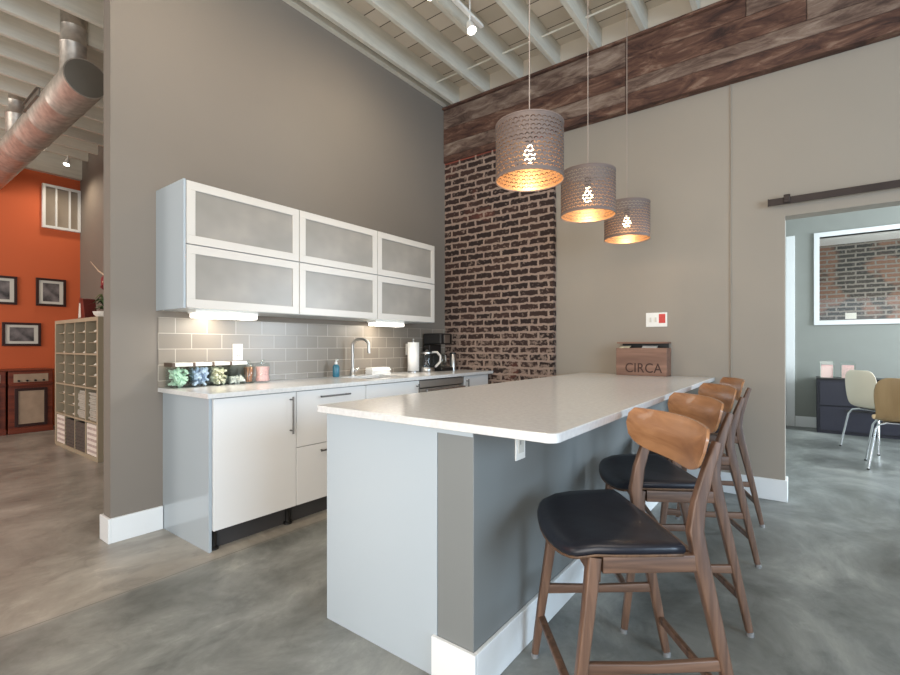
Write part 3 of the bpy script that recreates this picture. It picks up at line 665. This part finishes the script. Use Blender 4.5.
# ------------------------------------------------------------------ pendants
def pendant():
    t = thing('pendant_lamp', '', 'lamp')
    r0, hh = .171, .1375
    o = MB(); o.lathe([(r0, -hh), (r0, hh)], n=96); o.f = [f for f in o.f if len(f) == 4]; o.sm = [True]*len(o.f)
    sh = o.build('shade', M['shade_out'], t)
    o = MB(); o.lathe([(r0-.002, -hh), (r0-.002, hh)], n=96); o.f = [f for f in o.f if len(f) == 4]; o.sm = [True]*len(o.f)
    o.build('lining', M['shade_in'], sh)
    for z in (-hh, hh):
        rim = MB(); rim.lathe([(r0-.003, z-.003), (r0+.0015, z-.003), (r0+.0015, z+.003), (r0-.003, z+.003)], n=64, closed=True)
        rim.build('rim', M['rimc'], sh)
    sp = MB()
    for k in range(3):
        a = R(120*k+20); sp.sweep([(.02*math.cos(a), .02*math.sin(a), .10), (r0*math.cos(a), r0*math.sin(a), hh-.004)], .003)
    sp.build('spider', M['darksteel'], t)
    MB().lathe([(.021, .045), (.021, .105), (.01, .115)], n=18).build('socket', M['black'], t)
    MB().lathe([(.001, -.05), (.022, -.043), (.032, -.02), (.030, .0), (.014, .035), (.013, .044)], n=20).build('bulb', M['bulb'], t)
    MB().sweep([(0, 0, .11), (0, 0, 1.86)], .0028).build('cord', M['cord'], t)
    return t
pp = pendant()
for k, (y, lab) in enumerate(((2.148, 'perforated grey drum pendant lamp, nearest and largest of three'), (2.96, 'perforated grey drum pendant lamp, middle of the three'), (3.80, 'perforated grey drum pendant lamp, farthest of three beside the wall'))):
    o = pp if k == 0 else dup(pp, (0,0,0))
    o.location = (-1.112, y, 2.148); o['label'] = lab; o['group'] = 'drum pendant lamps over the island'
    l = bpy.data.lights.new('pendant_light', 'POINT'); l.energy = 1.9; l.color = (1, .78, .54); l.shadow_soft_size = .03
    lo = bpy.data.objects.new('pendant_light', l); COL.objects.link(lo); lo.location = (-1.112, y, 2.06)

# ------------------------------------------------------------------ bar stools
def stool():
    t = thing('bar_stool', '', 'stool')
    ws = 'walnut'
    # legs : local x lateral, y back
    def lg(path, secs):
        return MB().sweep(path, secs, up=(1, 0, 0)).build('leg', M['walnut'], t)
    for s in (-1, 1):
        L_ = lg([(s*.205, -.178, .575), (s*.213, -.197, .42), (s*.224, -.227, .2), (s*.232, -.250, .016)],
           [rr(.019, .019, .006), rr(.017, .017, .006), rr(.0145, .015, .006), rr(.012, .012, .005)])
        MB().lathe([(.0145, 0), (.0145, .014), (.012, .016)], (s*.232, -.252, 0), 14).build('glide', M['glide'], L_)
        L_ = lg([(s*.222, .246, .018), (s*.216, .208, .2), (s*.21, .165, .4), (s*.204, .132, .55), (s*.198, .118, .64), (s*.196, .130, .72), (s*.195, .160, .82), (s*.194, .186, .892)],
           [rr(.012, .0125, .005), rr(.014, .016, .006), rr(.015, .019, .006), rr(.0155, .022, .006), rr(.0155, .022, .006), rr(.014, .019, .006), rr(.013, .015, .006), rr(.012, .011, .005)])
        MB().lathe([(.0145, 0), (.0145, .014), (.012, .016)], (s*.222, .249, 0), 14).build('glide', M['glide'], L_)
        # side seat rail and side stretcher
        MB().sweep([(s*.208, -.155, .553), (s*.207, 0, .552), (s*.205, .125, .553)], [rr(.024, .011, .004)]*3, up=(0, 0, 1)).build('seat_rail', M['walnut_h'], t)
        MB().sweep([(s*.218, -.21, .265), (s*.217, -.02, .262), (s*.214, .19, .265)], [rr(.017, .009, .004), rr(.014, .009, .004), rr(.017, .009, .004)], up=(0, 0, 1)).build('stretcher', M['walnut_h'], t)
    # front & rear rails
    MB().sweep([(-.2, -.165, .52), (0, -.175, .545), (.2, -.165, .52)], [rr(.026, .01, .004)]*3, up=(0, 0, 1)).build('seat_rail', M['walnut'], t)
    MB().sweep([(-.2, .13, .54), (.2, .13, .54)], [rr(.024, .011, .004)]*2, up=(0, 0, 1)).build('seat_rail', M['walnut'], t)
    MB().sweep([(-.219, -.228, .155), (.219, -.228, .155)], [rr(.009, .013, .005)]*2, up=(0, 0, 1)).build('footrest', M['walnut'], t)
    MB().sweep([(-.217, .220, .145), (.217, .220, .145)], [rr(.013, .009, .004)]*2, up=(0, 0, 1)).build('footrest', M['walnut'], t)
    # seat : bowed front, straight rear, slightly dished, black pad on ply
    def outline(k):
        # half width at param; returns closed loop, scaled by k about centre
        P = []
        rear, front = .060, -.205
        pts_ = [(.255, .060), (.256, .02), (.254, -.05), (.248, -.12), (.232, -.18)]
        P += pts_
        for a in range(1, 12):
            th = math.pi*a/12
            P.append((.222*math.cos(th)*1.0, -.205-.070*math.sin(th)**.8))
        P += [(-x, y) for x, y in pts_[::-1]]
        P += [(-.20, .068), (-.1, .072), (0, .073), (.1, .072), (.20, .068)]
        c = (0, -.09)
        return [(c[0]+(x-c[0])*k, c[1]+(y-c[1])*k) for x, y in P]
    def seatmesh(rings, name, mat, par):
        m = MB(); n = len(outline(1)); base = 0; vs = []; fs = []
        for k, z in rings:
            for x, y in outline(k):
                dip = -.020*(1-min(1, abs(x)/.25)**2)*(k if k < 1 else 1)*0 + .007*(abs(x)/.25)**2 - (.030*max(0, (-y-.16)/.11)**1.5) - .004*max(0, -y/.2)
                vs.append((x, y, z+dip))
        for i in range(len(rings)-1):
            for j in range(n): fs.append((i*n+j, i*n+(j+1) % n, (i+1)*n+(j+1) % n, (i+1)*n+j))
        fs.append(tuple(range(n-1, -1, -1)))
        last = (len(rings)-1)*n; fs.append(tuple(last+j for j in range(n)))
        m.add(vs, fs, True); o = m.build(name, mat, par); return o
    ply = seatmesh([(.93, .578), (.985, .582), (.99, .590)], 'seat_shell', M['plyedge'], t)
    seatmesh([(.985, .590), (1.0, .596), (1.003, .604), (.99, .612), (.95, .617), (.8, .616), (.5, .611), (.2, .609), (.02, .608)], 'seat_pad', M['leather'], t)
    # backrest: curved half-moon plywood
    vs = []; fs = []; nu, nv = 25, 7; th = .009
    def bk(u, v, side):
        x = .259*u - .013
        au = abs(u)
        ztop = .939 - .006*au**2 - .022*max(0, (au-.93)/.07)**2.2
        zbot = .796 + .060*max(0, au)**5 + .018*max(0, (au-.93)/.07)**2
        if ztop < zbot: ztop = zbot = (ztop+zbot)/2
        z = zbot+(ztop-zbot)*v
        y = .190 - .055*u*u - .02 + .25*(z-.86)
        return (x, y+side*th, z)
    for side in (-1, 1):
        for i in range(nu):
            for j in range(nv): vs.append(bk(-1+2*i/(nu-1), j/(nv-1), side*.5))
    K = nu*nv
    for i in range(nu-1):
        for j in range(nv-1):
            a = i*nv+j; fs.append((a, a+nv, a+nv+1, a+1)); fs.append((K+a, K+a+1, K+a+nv+1, K+a+nv))
        a = i*nv; fs.append((a, K+a, K+a+nv, a+nv)); a = i*nv+nv-1; fs.append((a, a+nv, K+a+nv, K+a))
    for j in range(nv-1):
        a = j; fs.append((a, a+1, K+a+1, K+a)); a = (nu-1)*nv+j; fs.append((a, K+a, K+a+1, a+1))
    m = MB(); m.add(vs, fs, True); o = m.build('backrest', M['oakback'], t)
    o.data.set_sharp_from_angle(angle=R(50))
    return t
st = stool()
labs = ['walnut bar stool with black seat, nearest the camera and largest', 'walnut bar stool with black seat, second from the camera', 'walnut bar stool, third from the camera along the island', 'walnut bar stool farthest along the island, nearest the back wall']
for k, (x, y, a) in enumerate(((-.465, 1.578, -51), (-.500, 2.288, -57), (-.512, 3.04, -63), (-.520, 3.751, -70))):
    o = st if k == 0 else dup(st, (0,0,0))
    o.location = (x, y, 0); o.rotation_euler = (0, 0, R(a)); o['label'] = labs[k]; o['group'] = 'walnut bar stools along the island'

# ------------------------------------------------------------------ barn door rail, wall seam
t = thing('barn_door_rail', 'dark iron sliding door rail above the opening', 'rail')
box('rail_bar', (-.205, 3.2, 4.262, 4.270, 2.218, 2.268), M['rail'], t, .001)
for x in (-.06, .9, 1.9, 2.9): MB().lathe([(.013, 0), (.013, .044)], (x, 4.270, 2.243), 12, axis='y').build('standoff', M['rail'], t)
MB().box(-.115, -.075, 4.248, 4.261, 2.225, 2.285).lathe([(.02, 0), (.02, .014)], (-.095, 4.247, 2.262), 14, axis='y').build('stop_block', M['rail'], t, .003)
box('end_cap', (-.212, -.2055, 4.258, 4.274, 2.216, 2.270), M['rail'], t, .001)
box('header_board', (-.15, 3.2, 4.296, 4.3135, 2.142, 2.20), M['wall'], t) if False else None
MB().sweep([(-.457, YB-.006, 3.24), (-.455, YB-.006, 2.6), (-.458, YB-.006, 1.9), (-.456, YB-.006, 1.2), (-.456, YB-.006, .16)], .0045).build('wall_seam', M['wall'])  # fine vertical wall seam, made as a thin added tube
tag(bpy.data.objects['wall_seam'], 'thin painted cable running down the back wall from the beam', 'seam')

# ------------------------------------------------------------------ track lights
def spot(loc, d, lab, nm='track_spotlight', energy=60):
    t = thing(nm, lab, 'spotlight', loc, 0, 'ceiling spotlights')
    d = Vector(d).normalized(); p0 = Vector((0, 0, -.07)); 
    MB().sweep([(0, 0, 0), (0, 0, -.06)], .007).build('stem', M['plate'], t)
    a = p0-d*.03; MB().sweep([a, a+d*.03, a+d*.075, a+d*.10], [.018, .028, .036, .040]).build('head', M['plate'], t)
    MB().sweep([a+d*.1005, a+d*.104], [.034, .034]).build('lens', M['spotface'], t)
    l = bpy.data.lights.new('spot_light', 'SPOT'); l.energy = energy; l.color = (1, .84, .64); l.spot_size = R(150); l.spot_blend = 1; l.shadow_soft_size = .08
    lo = bpy.data.objects.new('spot_light', l); COL.objects.link(lo); lo.location = Vector(loc)+a+d*.13; lo.rotation_euler = d.to_track_quat('-Z', 'Y').to_euler()
    return t
t = thing('light_track', 'white ceiling light track between the joists', 'light track')
box('track_bar', (-2.155, -2.12, -1.5, 3.28, 3.815, 3.84), M['plate'], t, .003)
for y in (-1, .4, 1.8, 3.1): MB().sweep([(-2.137, y, 3.84), (-2.137, y, ZD)], .006).build('hanger', M['plate'], t)
spot((-2.137, 3.10, 3.815), (.35, -.15, -.8), 'glowing white track spotlight nearest the brick wall', energy=45)
spot((-2.137, 2.60, 3.815), (-.5, .1, -.8), 'white track spotlight at the top edge, second from the brick wall', energy=48)
spot((-2.137, 1.0, 3.815), (-.6, .3, -.8), 'white track spotlight near the camera end of the track', energy=48)
spot((-8.35, 2.05, ZJ), (.2, -.2, -.9), 'small glowing spotlight on the ceiling of the orange room', energy=40)

# ------------------------------------------------------------------ duct
t = thing('air_duct', 'galvanized round ventilation duct hanging in the left room', 'duct')
dy, dz, dr = 1.30, 3.40, .155; dx1 = -4.78
prof = [(dr, -9.0+.3)]
m = MB(); pr_ = []; x = -8.74
while x < dx1-.001:
    pr_ += [(dr, x), (dr, min(x+.57, dx1)-.02), (dr+.003, min(x+.57, dx1)-.018), (dr+.003, min(x+.57, dx1)-.004)]; x += .57
m.lathe(pr_, (0, dy, dz), 40, axis='x'); m.build('main_duct', M['gal'], t)
MB().lathe([(dr-.006, 0), (dr-.006, .006), (dr-.02, .008), (.001, .008)], (dx1-.006, dy, dz), 40, axis='x').build('end_cap', M['gal_end'], t)
for x in (-5.13, -7.2):
    m = MB(); m.lathe([(.095, 3.50), (.095, 3.80), (.099, 3.805), (.095, 3.81), (.095, 3.95), (.099, 3.955), (.095, 3.96), (.095, 4.088)], (x, dy, 0), 28); m.build('riser', M['gal'], t)
m = MB(); m.box(-6.0, -5.5, dy-.158, dy-.145, dz+.02, dz+.09)
for k in range(2): m.box(-6.0, -5.5, dy-.175, dy-.145, dz+.015+k*.075, dz+.022+k*.075)
m.build('register', M['gal_end'], t)

# ------------------------------------------------------------------ cube shelf
SX0, SX1, SY, SD, SZ = -7.09, -5.62, 1.62, .39, 1.46
t = thing('cube_shelf', 'birch four by four cube shelf unit standing in the left room', 'shelf', (SX0, SY, 0))
W = SX1-SX0; o_ = .04; i_ = .018; cw = (W-2*o_-3*i_)/4; ch = (SZ-2*o_-3*i_)/4
box('side_panel', (0, o_, 0, SD, 0, SZ), M['birch'], t, .002); box('side_panel', (W-o_, W, 0, SD, 0, SZ), M['birch'], t, .002)
box('top_panel', (o_, W-o_, 0, SD, SZ-o_, SZ), M['birch'], t); box('bottom_panel', (o_, W-o_, 0, SD, 0, o_), M['birch'], t)
box('back_panel', (o_, W-o_, SD-.01, SD, o_, SZ-o_), M['birch'], t)
for k in range(1, 4):
    x = o_+k*cw+(k-1)*i_; box('divider', (x, x+i_, .002, SD-.01, o_, SZ-o_), M['birch'], t)
    z = o_+k*ch+(k-1)*i_; box('shelf_board', (o_, W-o_, .001, SD-.01, z, z+i_), M['birch'], t)
for c_ in range(4):
    for r_ in range(4):    # r_ 0 bottom
        x0 = SX0+o_+c_*(cw+i_); z0 = o_+r_*(ch+i_)
        if r_ == 0 and c_ in (0, 3):
            q = thing('printed_box', 'white storage box with red printed bands in the %s bottom cube' % ('left' if c_ == 0 else 'right'), 'box', (x0, SY, z0))
            box('box_body', (.006, cw-.006, .01, .34, 0, ch-.012), M['boxpat'], q, .004)
            m = MB()
            for zz in range(5): m.box(.03, cw-.03, .008, .0105, .03+zz*.058, .055+zz*.058)
            m.build('printed_bands', M['boxink'], q)
        elif r_ == 0:
            q = thing('wicker_basket', 'dark wicker basket in the bottom row, %s' % ('beside the left printed box' if c_ == 1 else 'beside the right printed box'), 'basket', (x0, SY, z0))
            m = MB()
            m.box(.008, cw-.008, .01, .33, 0, .02); m.box(.008, cw-.008, .01, .025, .02, ch-.03); m.box(.008, cw-.008, .315, .33, .02, ch-.03); m.box(.008, .022, .025, .315, .02, ch-.03); m.box(cw-.022, cw-.008, .025, .315, .02, ch-.03)
            for k in range(8): m.box(.004, cw-.004, .004, .012, .02+k*.036, .038+k*.036)
            m.build('woven_body', M['wicker'], q)
        elif r_ == 1 and c_ >= 2:
            q = thing('paper_stack', 'stack of folded papers in a shelf cube above the %s' % ('right wicker basket' if c_ == 2 else 'right printed box'), 'papers', (x0, SY, z0))
            m = MB()
            for k in range(17): m.box(.012+random.random()*.012, cw-.012-random.random()*.012, .02+random.random()*.02, .3, k*.0172, k*.0172+.0155)
            tag(m.build('sheets', M['paper'], q), kind='stuff')
        else:
            for k in (1, 2):
                zz = z0+k*ch/3
                box('insert_shelf', (x0-SX0+.001, x0-SX0+cw-.001, .03, SD-.012, zz-.004, zz+.004), M['birch'], t)
            for k in range(3):
                q = tag(MB().box(-.085, .085, -.11, .11, 0, .012).box(-.08, .08, -.1, .1, .012, .02).build('card_bundle', M['mat'], None, .002), 'flat white bundle of cards on a small shelf insert', 'cards', 'card bundles in the cube shelf')
                q.location = (x0+cw/2, SY+.16, z0+k*ch/3+(.0045 if k else .0005))
# things on the shelf
t = thing('frame_case', 'dark red tilted case on top of the cube shelf', 'case', (-6.55, 1.80, SZ))
m = MB(); m.prism([(-.16, 0), (.10, 0), (.02, .24), (-.09, .26)], -.06, .06); o = m.build('case_body', M['redbox'], t, .004); o.rotation_euler = (R(90), 0, 0); o.location = (0, 0, .001)
m = MB(); m.prism([(-.13, .03), (-.04, .03), (-.06, .19), (-.10, .2)], -.062, -.0605) ; o = m.build('white_inlay', M['mat'], t); o.rotation_euler = (R(90), 0, 0); o.location = (0, -.122, 0)
t = thing('potted_orchid', 'leafy potted plant with dark red bloom on the cube shelf', 'plant', (-5.83, 1.78, SZ+.001))
MB().lathe([(.10, 0), (.13, .03), (.14, .06), (.12, .06), (.11, .05)], n=20).build('bowl', M['pebble'], t)
rn = random.Random(3); m = MB()
for k in range(26):
    a = rn.uniform(0, 6.28); l_ = rn.uniform(.10, .2); up = rn.uniform(.05, .2); w_ = .022
    p0 = Vector((0, 0, .05)); p1 = Vector((math.cos(a)*l_*.6, math.sin(a)*l_*.6, .05+up)); p2 = Vector((math.cos(a)*l_, math.sin(a)*l_, .04+up*.75)); s_ = Vector((-math.sin(a), math.cos(a), 0))*w_
    m.add([p0-s_*.3, p0+s_*.3, p1+s_, p1-s_, p2+s_*.1, p2-s_*.1], [(0, 1, 2, 3), (3, 2, 4, 5)])
tag(m.build('leaves', M['leaf'], t), kind='stuff')
MB().sweep([(0, 0, .06), (.02, -.02, .25), (-.02, -.05, .38)], .006).build('stem', M['twig'], t)
m = MB()
for k in range(5):
    a = R(72*k); m.lathe([(.001, -.006), (.03, 0), (.001, .006)], (-.02+.035*math.cos(a), -.05, .38+.035*math.sin(a)), 10, axis='y')
m.lathe([(.001, -.03), (.03, 0), (.001, .03)], (-.01, -.05, .32), 10); m.build('bloom', M['petal'], t)
MB().sweep([(.0, -.02, .43), (-.14, -.05, .50), (-.36, -.06, .62)], [.010, .007, .003]).build('pale_twig', M['twig'], t)

# ------------------------------------------------------------------ radio cabinets
def radio(y0, y1, h, label, grille=True):
    t = thing('radio_console', label, 'cabinet', (-8.3, y0, 0)); w = y1-y0
    box('cabinet_body', (-.42, 0, 0, w, .03, h-.02), M['mahog'], t, .006); box('cabinet_top', (-.43, .015, -.012, w+.012, h-.02, h), M['mahog'], t, .005)
    box('plinth', (-.42, .012, -.005, w+.005, 0, .07), M['mahog'], t, .004)
    box('dial_panel', (.001, .006, .05, w-.05, h-.17, h-.06), M['grille'], t, .002)
    box('dial_ledge', (.001, .03, .0, w, h-.215, h-.19), M['mahog'], t, .004)
    for k in range(4): MB().lathe([(.014, 0), (.012, .02)], (.007, .1+k*(w-.2)/3, h-.15), 12, axis='x').build('knob', M['black'], t)
    fr = MB(); a, b_, z0, z1 = .06, w-.06, .09, h-.25
    fr.box(.001, .016, a, a+.035, z0, z1); fr.box(.001, .016, b_-.035, b_, z0, z1); fr.box(.001, .016, a+.035, b_-.035, z0, z0+.035); fr.box(.001, .016, a+.035, b_-.035, z1-.035, z1)
    fr.build('grille_frame', M['darkwood'], t, .003)
    box('speaker_grille', (.001, .006, a+.035, b_-.035, z0+.035, z1-.035), M['grille'], t)
    return t
radio(1.42, 1.875, .85, 'antique mahogany radio console with beige cloth grille by the orange wall')
radio(.93, 1.395, .85, 'second mahogany console partly cut off at the left edge')
# pictures
def picture(y0, y1, z0, z1, label):
    X = -8.75; t = thing('framed_picture', label, 'picture', (X, (y0+y1)/2, (z0+z1)/2), 0, 'framed prints on the orange wall')
    a, b_ = (y1-y0)/2, (z1-z0)/2; w = .032; f = MB()
    f.box(0, .025, -a, a, b_-w, b_); f.box(0, .025, -a, a, -b_, -b_+w); f.box(0, .025, -a, -a+w, -b_+w, b_-w); f.box(0, .025, a-w, a, -b_+w, b_-w)
    f.build('frame', M['darkwood'], t, .003); box('mat_board', (.001, .012, -a+w, a-w, -b_+w, b_-w), M['mat'], t)
    m_ = .045; box('print', (.0125, .0135, -a+w+m_, a-w-m_, -b_+w+m_*.8, b_-w-m_*.8), M['photo'], t)
picture(1.13, 1.585, 1.735, 2.125, 'dark framed print at the left edge of the orange wall')
picture(1.785, 2.125, 1.74, 2.14, 'square dark framed print nearest the grey wall corner')
picture(1.43, 1.84, 1.163, 1.49, 'wide dark framed print hanging low above the radio console')

# ------------------------------------------------------------------ office furniture
t = thing('file_cabinet', 'dark navy two drawer lateral file cabinet in the office', 'cabinet', (.15, 8.0, 0))
box('cabinet_body', (0, 1.1, .02, .42, .0, .72), M['navy'], t, .004); box('cabinet_top', (-.006, 1.106, 0, .42, .72, .735), M['black'], t, .003)
for z0, z1 in ((.04, .36), (.375, .69)):
    d = box('drawer', (.03, 1.07, .0, .0195, z0, z1), M['navy'], t, .003); box('handle', (.3, .8, -.015, -.001, z1-.05, z1-.03), M['black'], d, .002)
for x, lab in ((.26, 'clear display box of pink cards on the left of the file cabinet'), (.475, 'clear display box of pink cards on the file cabinet behind the cream chair')):
    t = thing('card_box', lab, 'box', (x, 8.14, .736), 0, 'display boxes on the file cabinet')
    m = MB(); m.box(-.075, .075, -.06, -.056, 0, .16); m.box(-.075, .075, .056, .06, 0, .22); m.box(-.075, -.071, -.056, .056, 0, .19); m.box(.071, .075, -.056, .056, 0, .19); m.build('clear_box', M['glass'], t)
    m = MB()
    for k in range(6): m.box(-.066+.003*k, .055+.002*k, -.045+k*.016, -.037+k*.016, .002, .11+.02*((k*3) % 4))
    m.build('pink_cards', M['pink'], t)
def shell_chair(name, label, cat, loc, rz, shell, leg4=True):
    t = thing(name, label, cat, loc, rz)
    # continuous shell profile along y (back +y)
    prof = [(-.20, .445), (-.17, .452), (-.05, .440), (.08, .430), (.15, .445), (.19, .50), (.215, .60), (.235, .72), (.245, .80), (.246, .83)]
    hw = [.16, .185, .195, .19, .175, .175, .19, .195, .17, .11]
    vs = []; fs = []; nx = 9
    for side in (0, 1):
        for (y, z), w_ in zip(prof, hw):
            for k in range(nx):
                u = -1+2*k/(nx-1); back = max(0, (z-.47)/.35); 
                vs.append((u*w_, y-.035*u*u*min(1, back*2)-side*.008*min(1, back*2), z+.012*u*u*(1-min(1, back*2))-side*.008*(1-min(1, back*2))))
    n = len(prof); K = n*nx
    for i in range(n-1):
        for k in range(nx-1):
            a = i*nx+k; fs += [(a, a+1, a+nx+1, a+nx), (K+a, K+a+nx, K+a+nx+1, K+a+1)]
        a = i*nx; fs.append((a, a+nx, K+a+nx, K+a)); a = i*nx+nx-1; fs.append((a, K+a, K+a+nx, a+nx))
    for k in range(nx-1):
        fs.append((k, K+k, K+k+1, k+1)); a = (n-1)*nx+k; fs.append((a, a+1, K+a+1, K+a))
    m = MB(); m.add(vs, fs, True); o = m.build('seat_shell', shell, t); md = o.modifiers.new('s', 'SUBSURF'); md.levels = 1; md.render_levels = 1
    for sx in (-1, 1):
        for sy in (-1, 1):
            m = MB(); m.sweep([(sx*.09, sy*.12, .425), (sx*.15, sy*.15, .405), (sx*.175, sy*.17, .36), (sx*.225, sy*.215, .008)], .009); l_ = m.build('leg', M['chrome'], t)
            MB().lathe([(.012, 0), (.012, .012)], (sx*.225, sy*.215, 0), 10).build('foot_cap', M['black'], l_)
    MB().box(-.12, .12, -.13, .13, .414, .423).build('seat_bracket', M['chrome'], t)
    return t
shell_chair('office_chair', 'cream shell chair with chrome legs beside the file cabinet', 'chair', (.675, 7.05, 0), R(128), M['cream']).scale = (1.06, 1.06, 1.08)
shell_chair('wooden_chair', 'tan wooden shell chair with chrome legs at the right edge', 'chair', (.735, 6.12, 0), R(178), M['tanshell']).scale = (1.04, 1.04, 1.05)
tag(box('wall_notice', (.55, .69, 9.985, 9.999, 1.6, 1.70), M['plate']), 'small white notice on the brick beyond the interior window', 'sign')

# ------------------------------------------------------------------ lights
def area(name, loc, target, size, energy, color, sizey=None):
    l = bpy.data.lights.new(name, 'AREA'); l.energy = energy; l.color = color; l.size = size
    if sizey: l.shape = 'RECTANGLE'; l.size_y = sizey
    o = bpy.data.objects.new(name, l); COL.objects.link(o); o.location = loc
    o.rotation_euler = (Vector(target)-Vector(loc)).to_track_quat('-Z', 'Y').to_euler(); return o
area('window_daylight', (4.7, .4, 1.7), (-1.0, 2.0, .7), 3.0, 270, (.62, .81, 1.0), 2.4)
area('rear_daylight', (.5, -3.3, 2.2), (-1.4, 3.5, 1.6), 4.0, 38, (.84, .93, 1), 2.4)
area('office_daylight', (4.5, 6.6, 1.9), (0, 6.4, .6), 2.2, 470, (.80, .91, 1.0), 2.0)
area('beyond_light', (1.2, 8.9, 1.2), (1.2, 9.9, 3.2), 1.0, 28, (1, .96, .92))
area('annex_fill', (-6.2, -3.2, 2.4), (-7.5, 2.2, 1.4), 2.6, 150, (1, .9, .8), 2.0)  # warm fill added for the left room, not daylight from a window
for y0, y1 in ((1.36, 1.775), (2.88, 3.25)):
    area('strip_glow', (-3.03, (y0+y1)/2, 1.338), (-3.10, (y0+y1)/2, .9), .05, 2.6, (1, .9, .76), y1-y0)
area('warm_fill', (-.6, .6, 3.75), (-1.8, 2.6, 0), 2.0, 45, (1, .86, .72))
area('upward_fill', (-.5, -1.2, .9), (-1.5, 2.8, 4.0), 2.5, 98, (1, .94, .87))

w = bpy.data.worlds.new('world'); scene.world = w; w.use_nodes = True
bg = w.node_tree.nodes['Background']; bg.inputs[0].default_value = (.80, .86, .93, 1); bg.inputs[1].default_value = .46

# ------------------------------------------------------------------ camera
cam = bpy.data.cameras.new('camera'); co = bpy.data.objects.new('camera', cam); COL.objects.link(co)
co.location = (0, 0, 1.1714); co.rotation_euler = (R(90), 0, R(36.99))
cam.sensor_width = 36; cam.lens = 468.63/900*36; cam.shift_y = (345.35-337.5)/900; cam.clip_start = .05
scene.camera = co
scene.view_settings.view_transform = 'Standard'
scene.view_settings.look = 'None'
scene.view_settings.exposure = 0
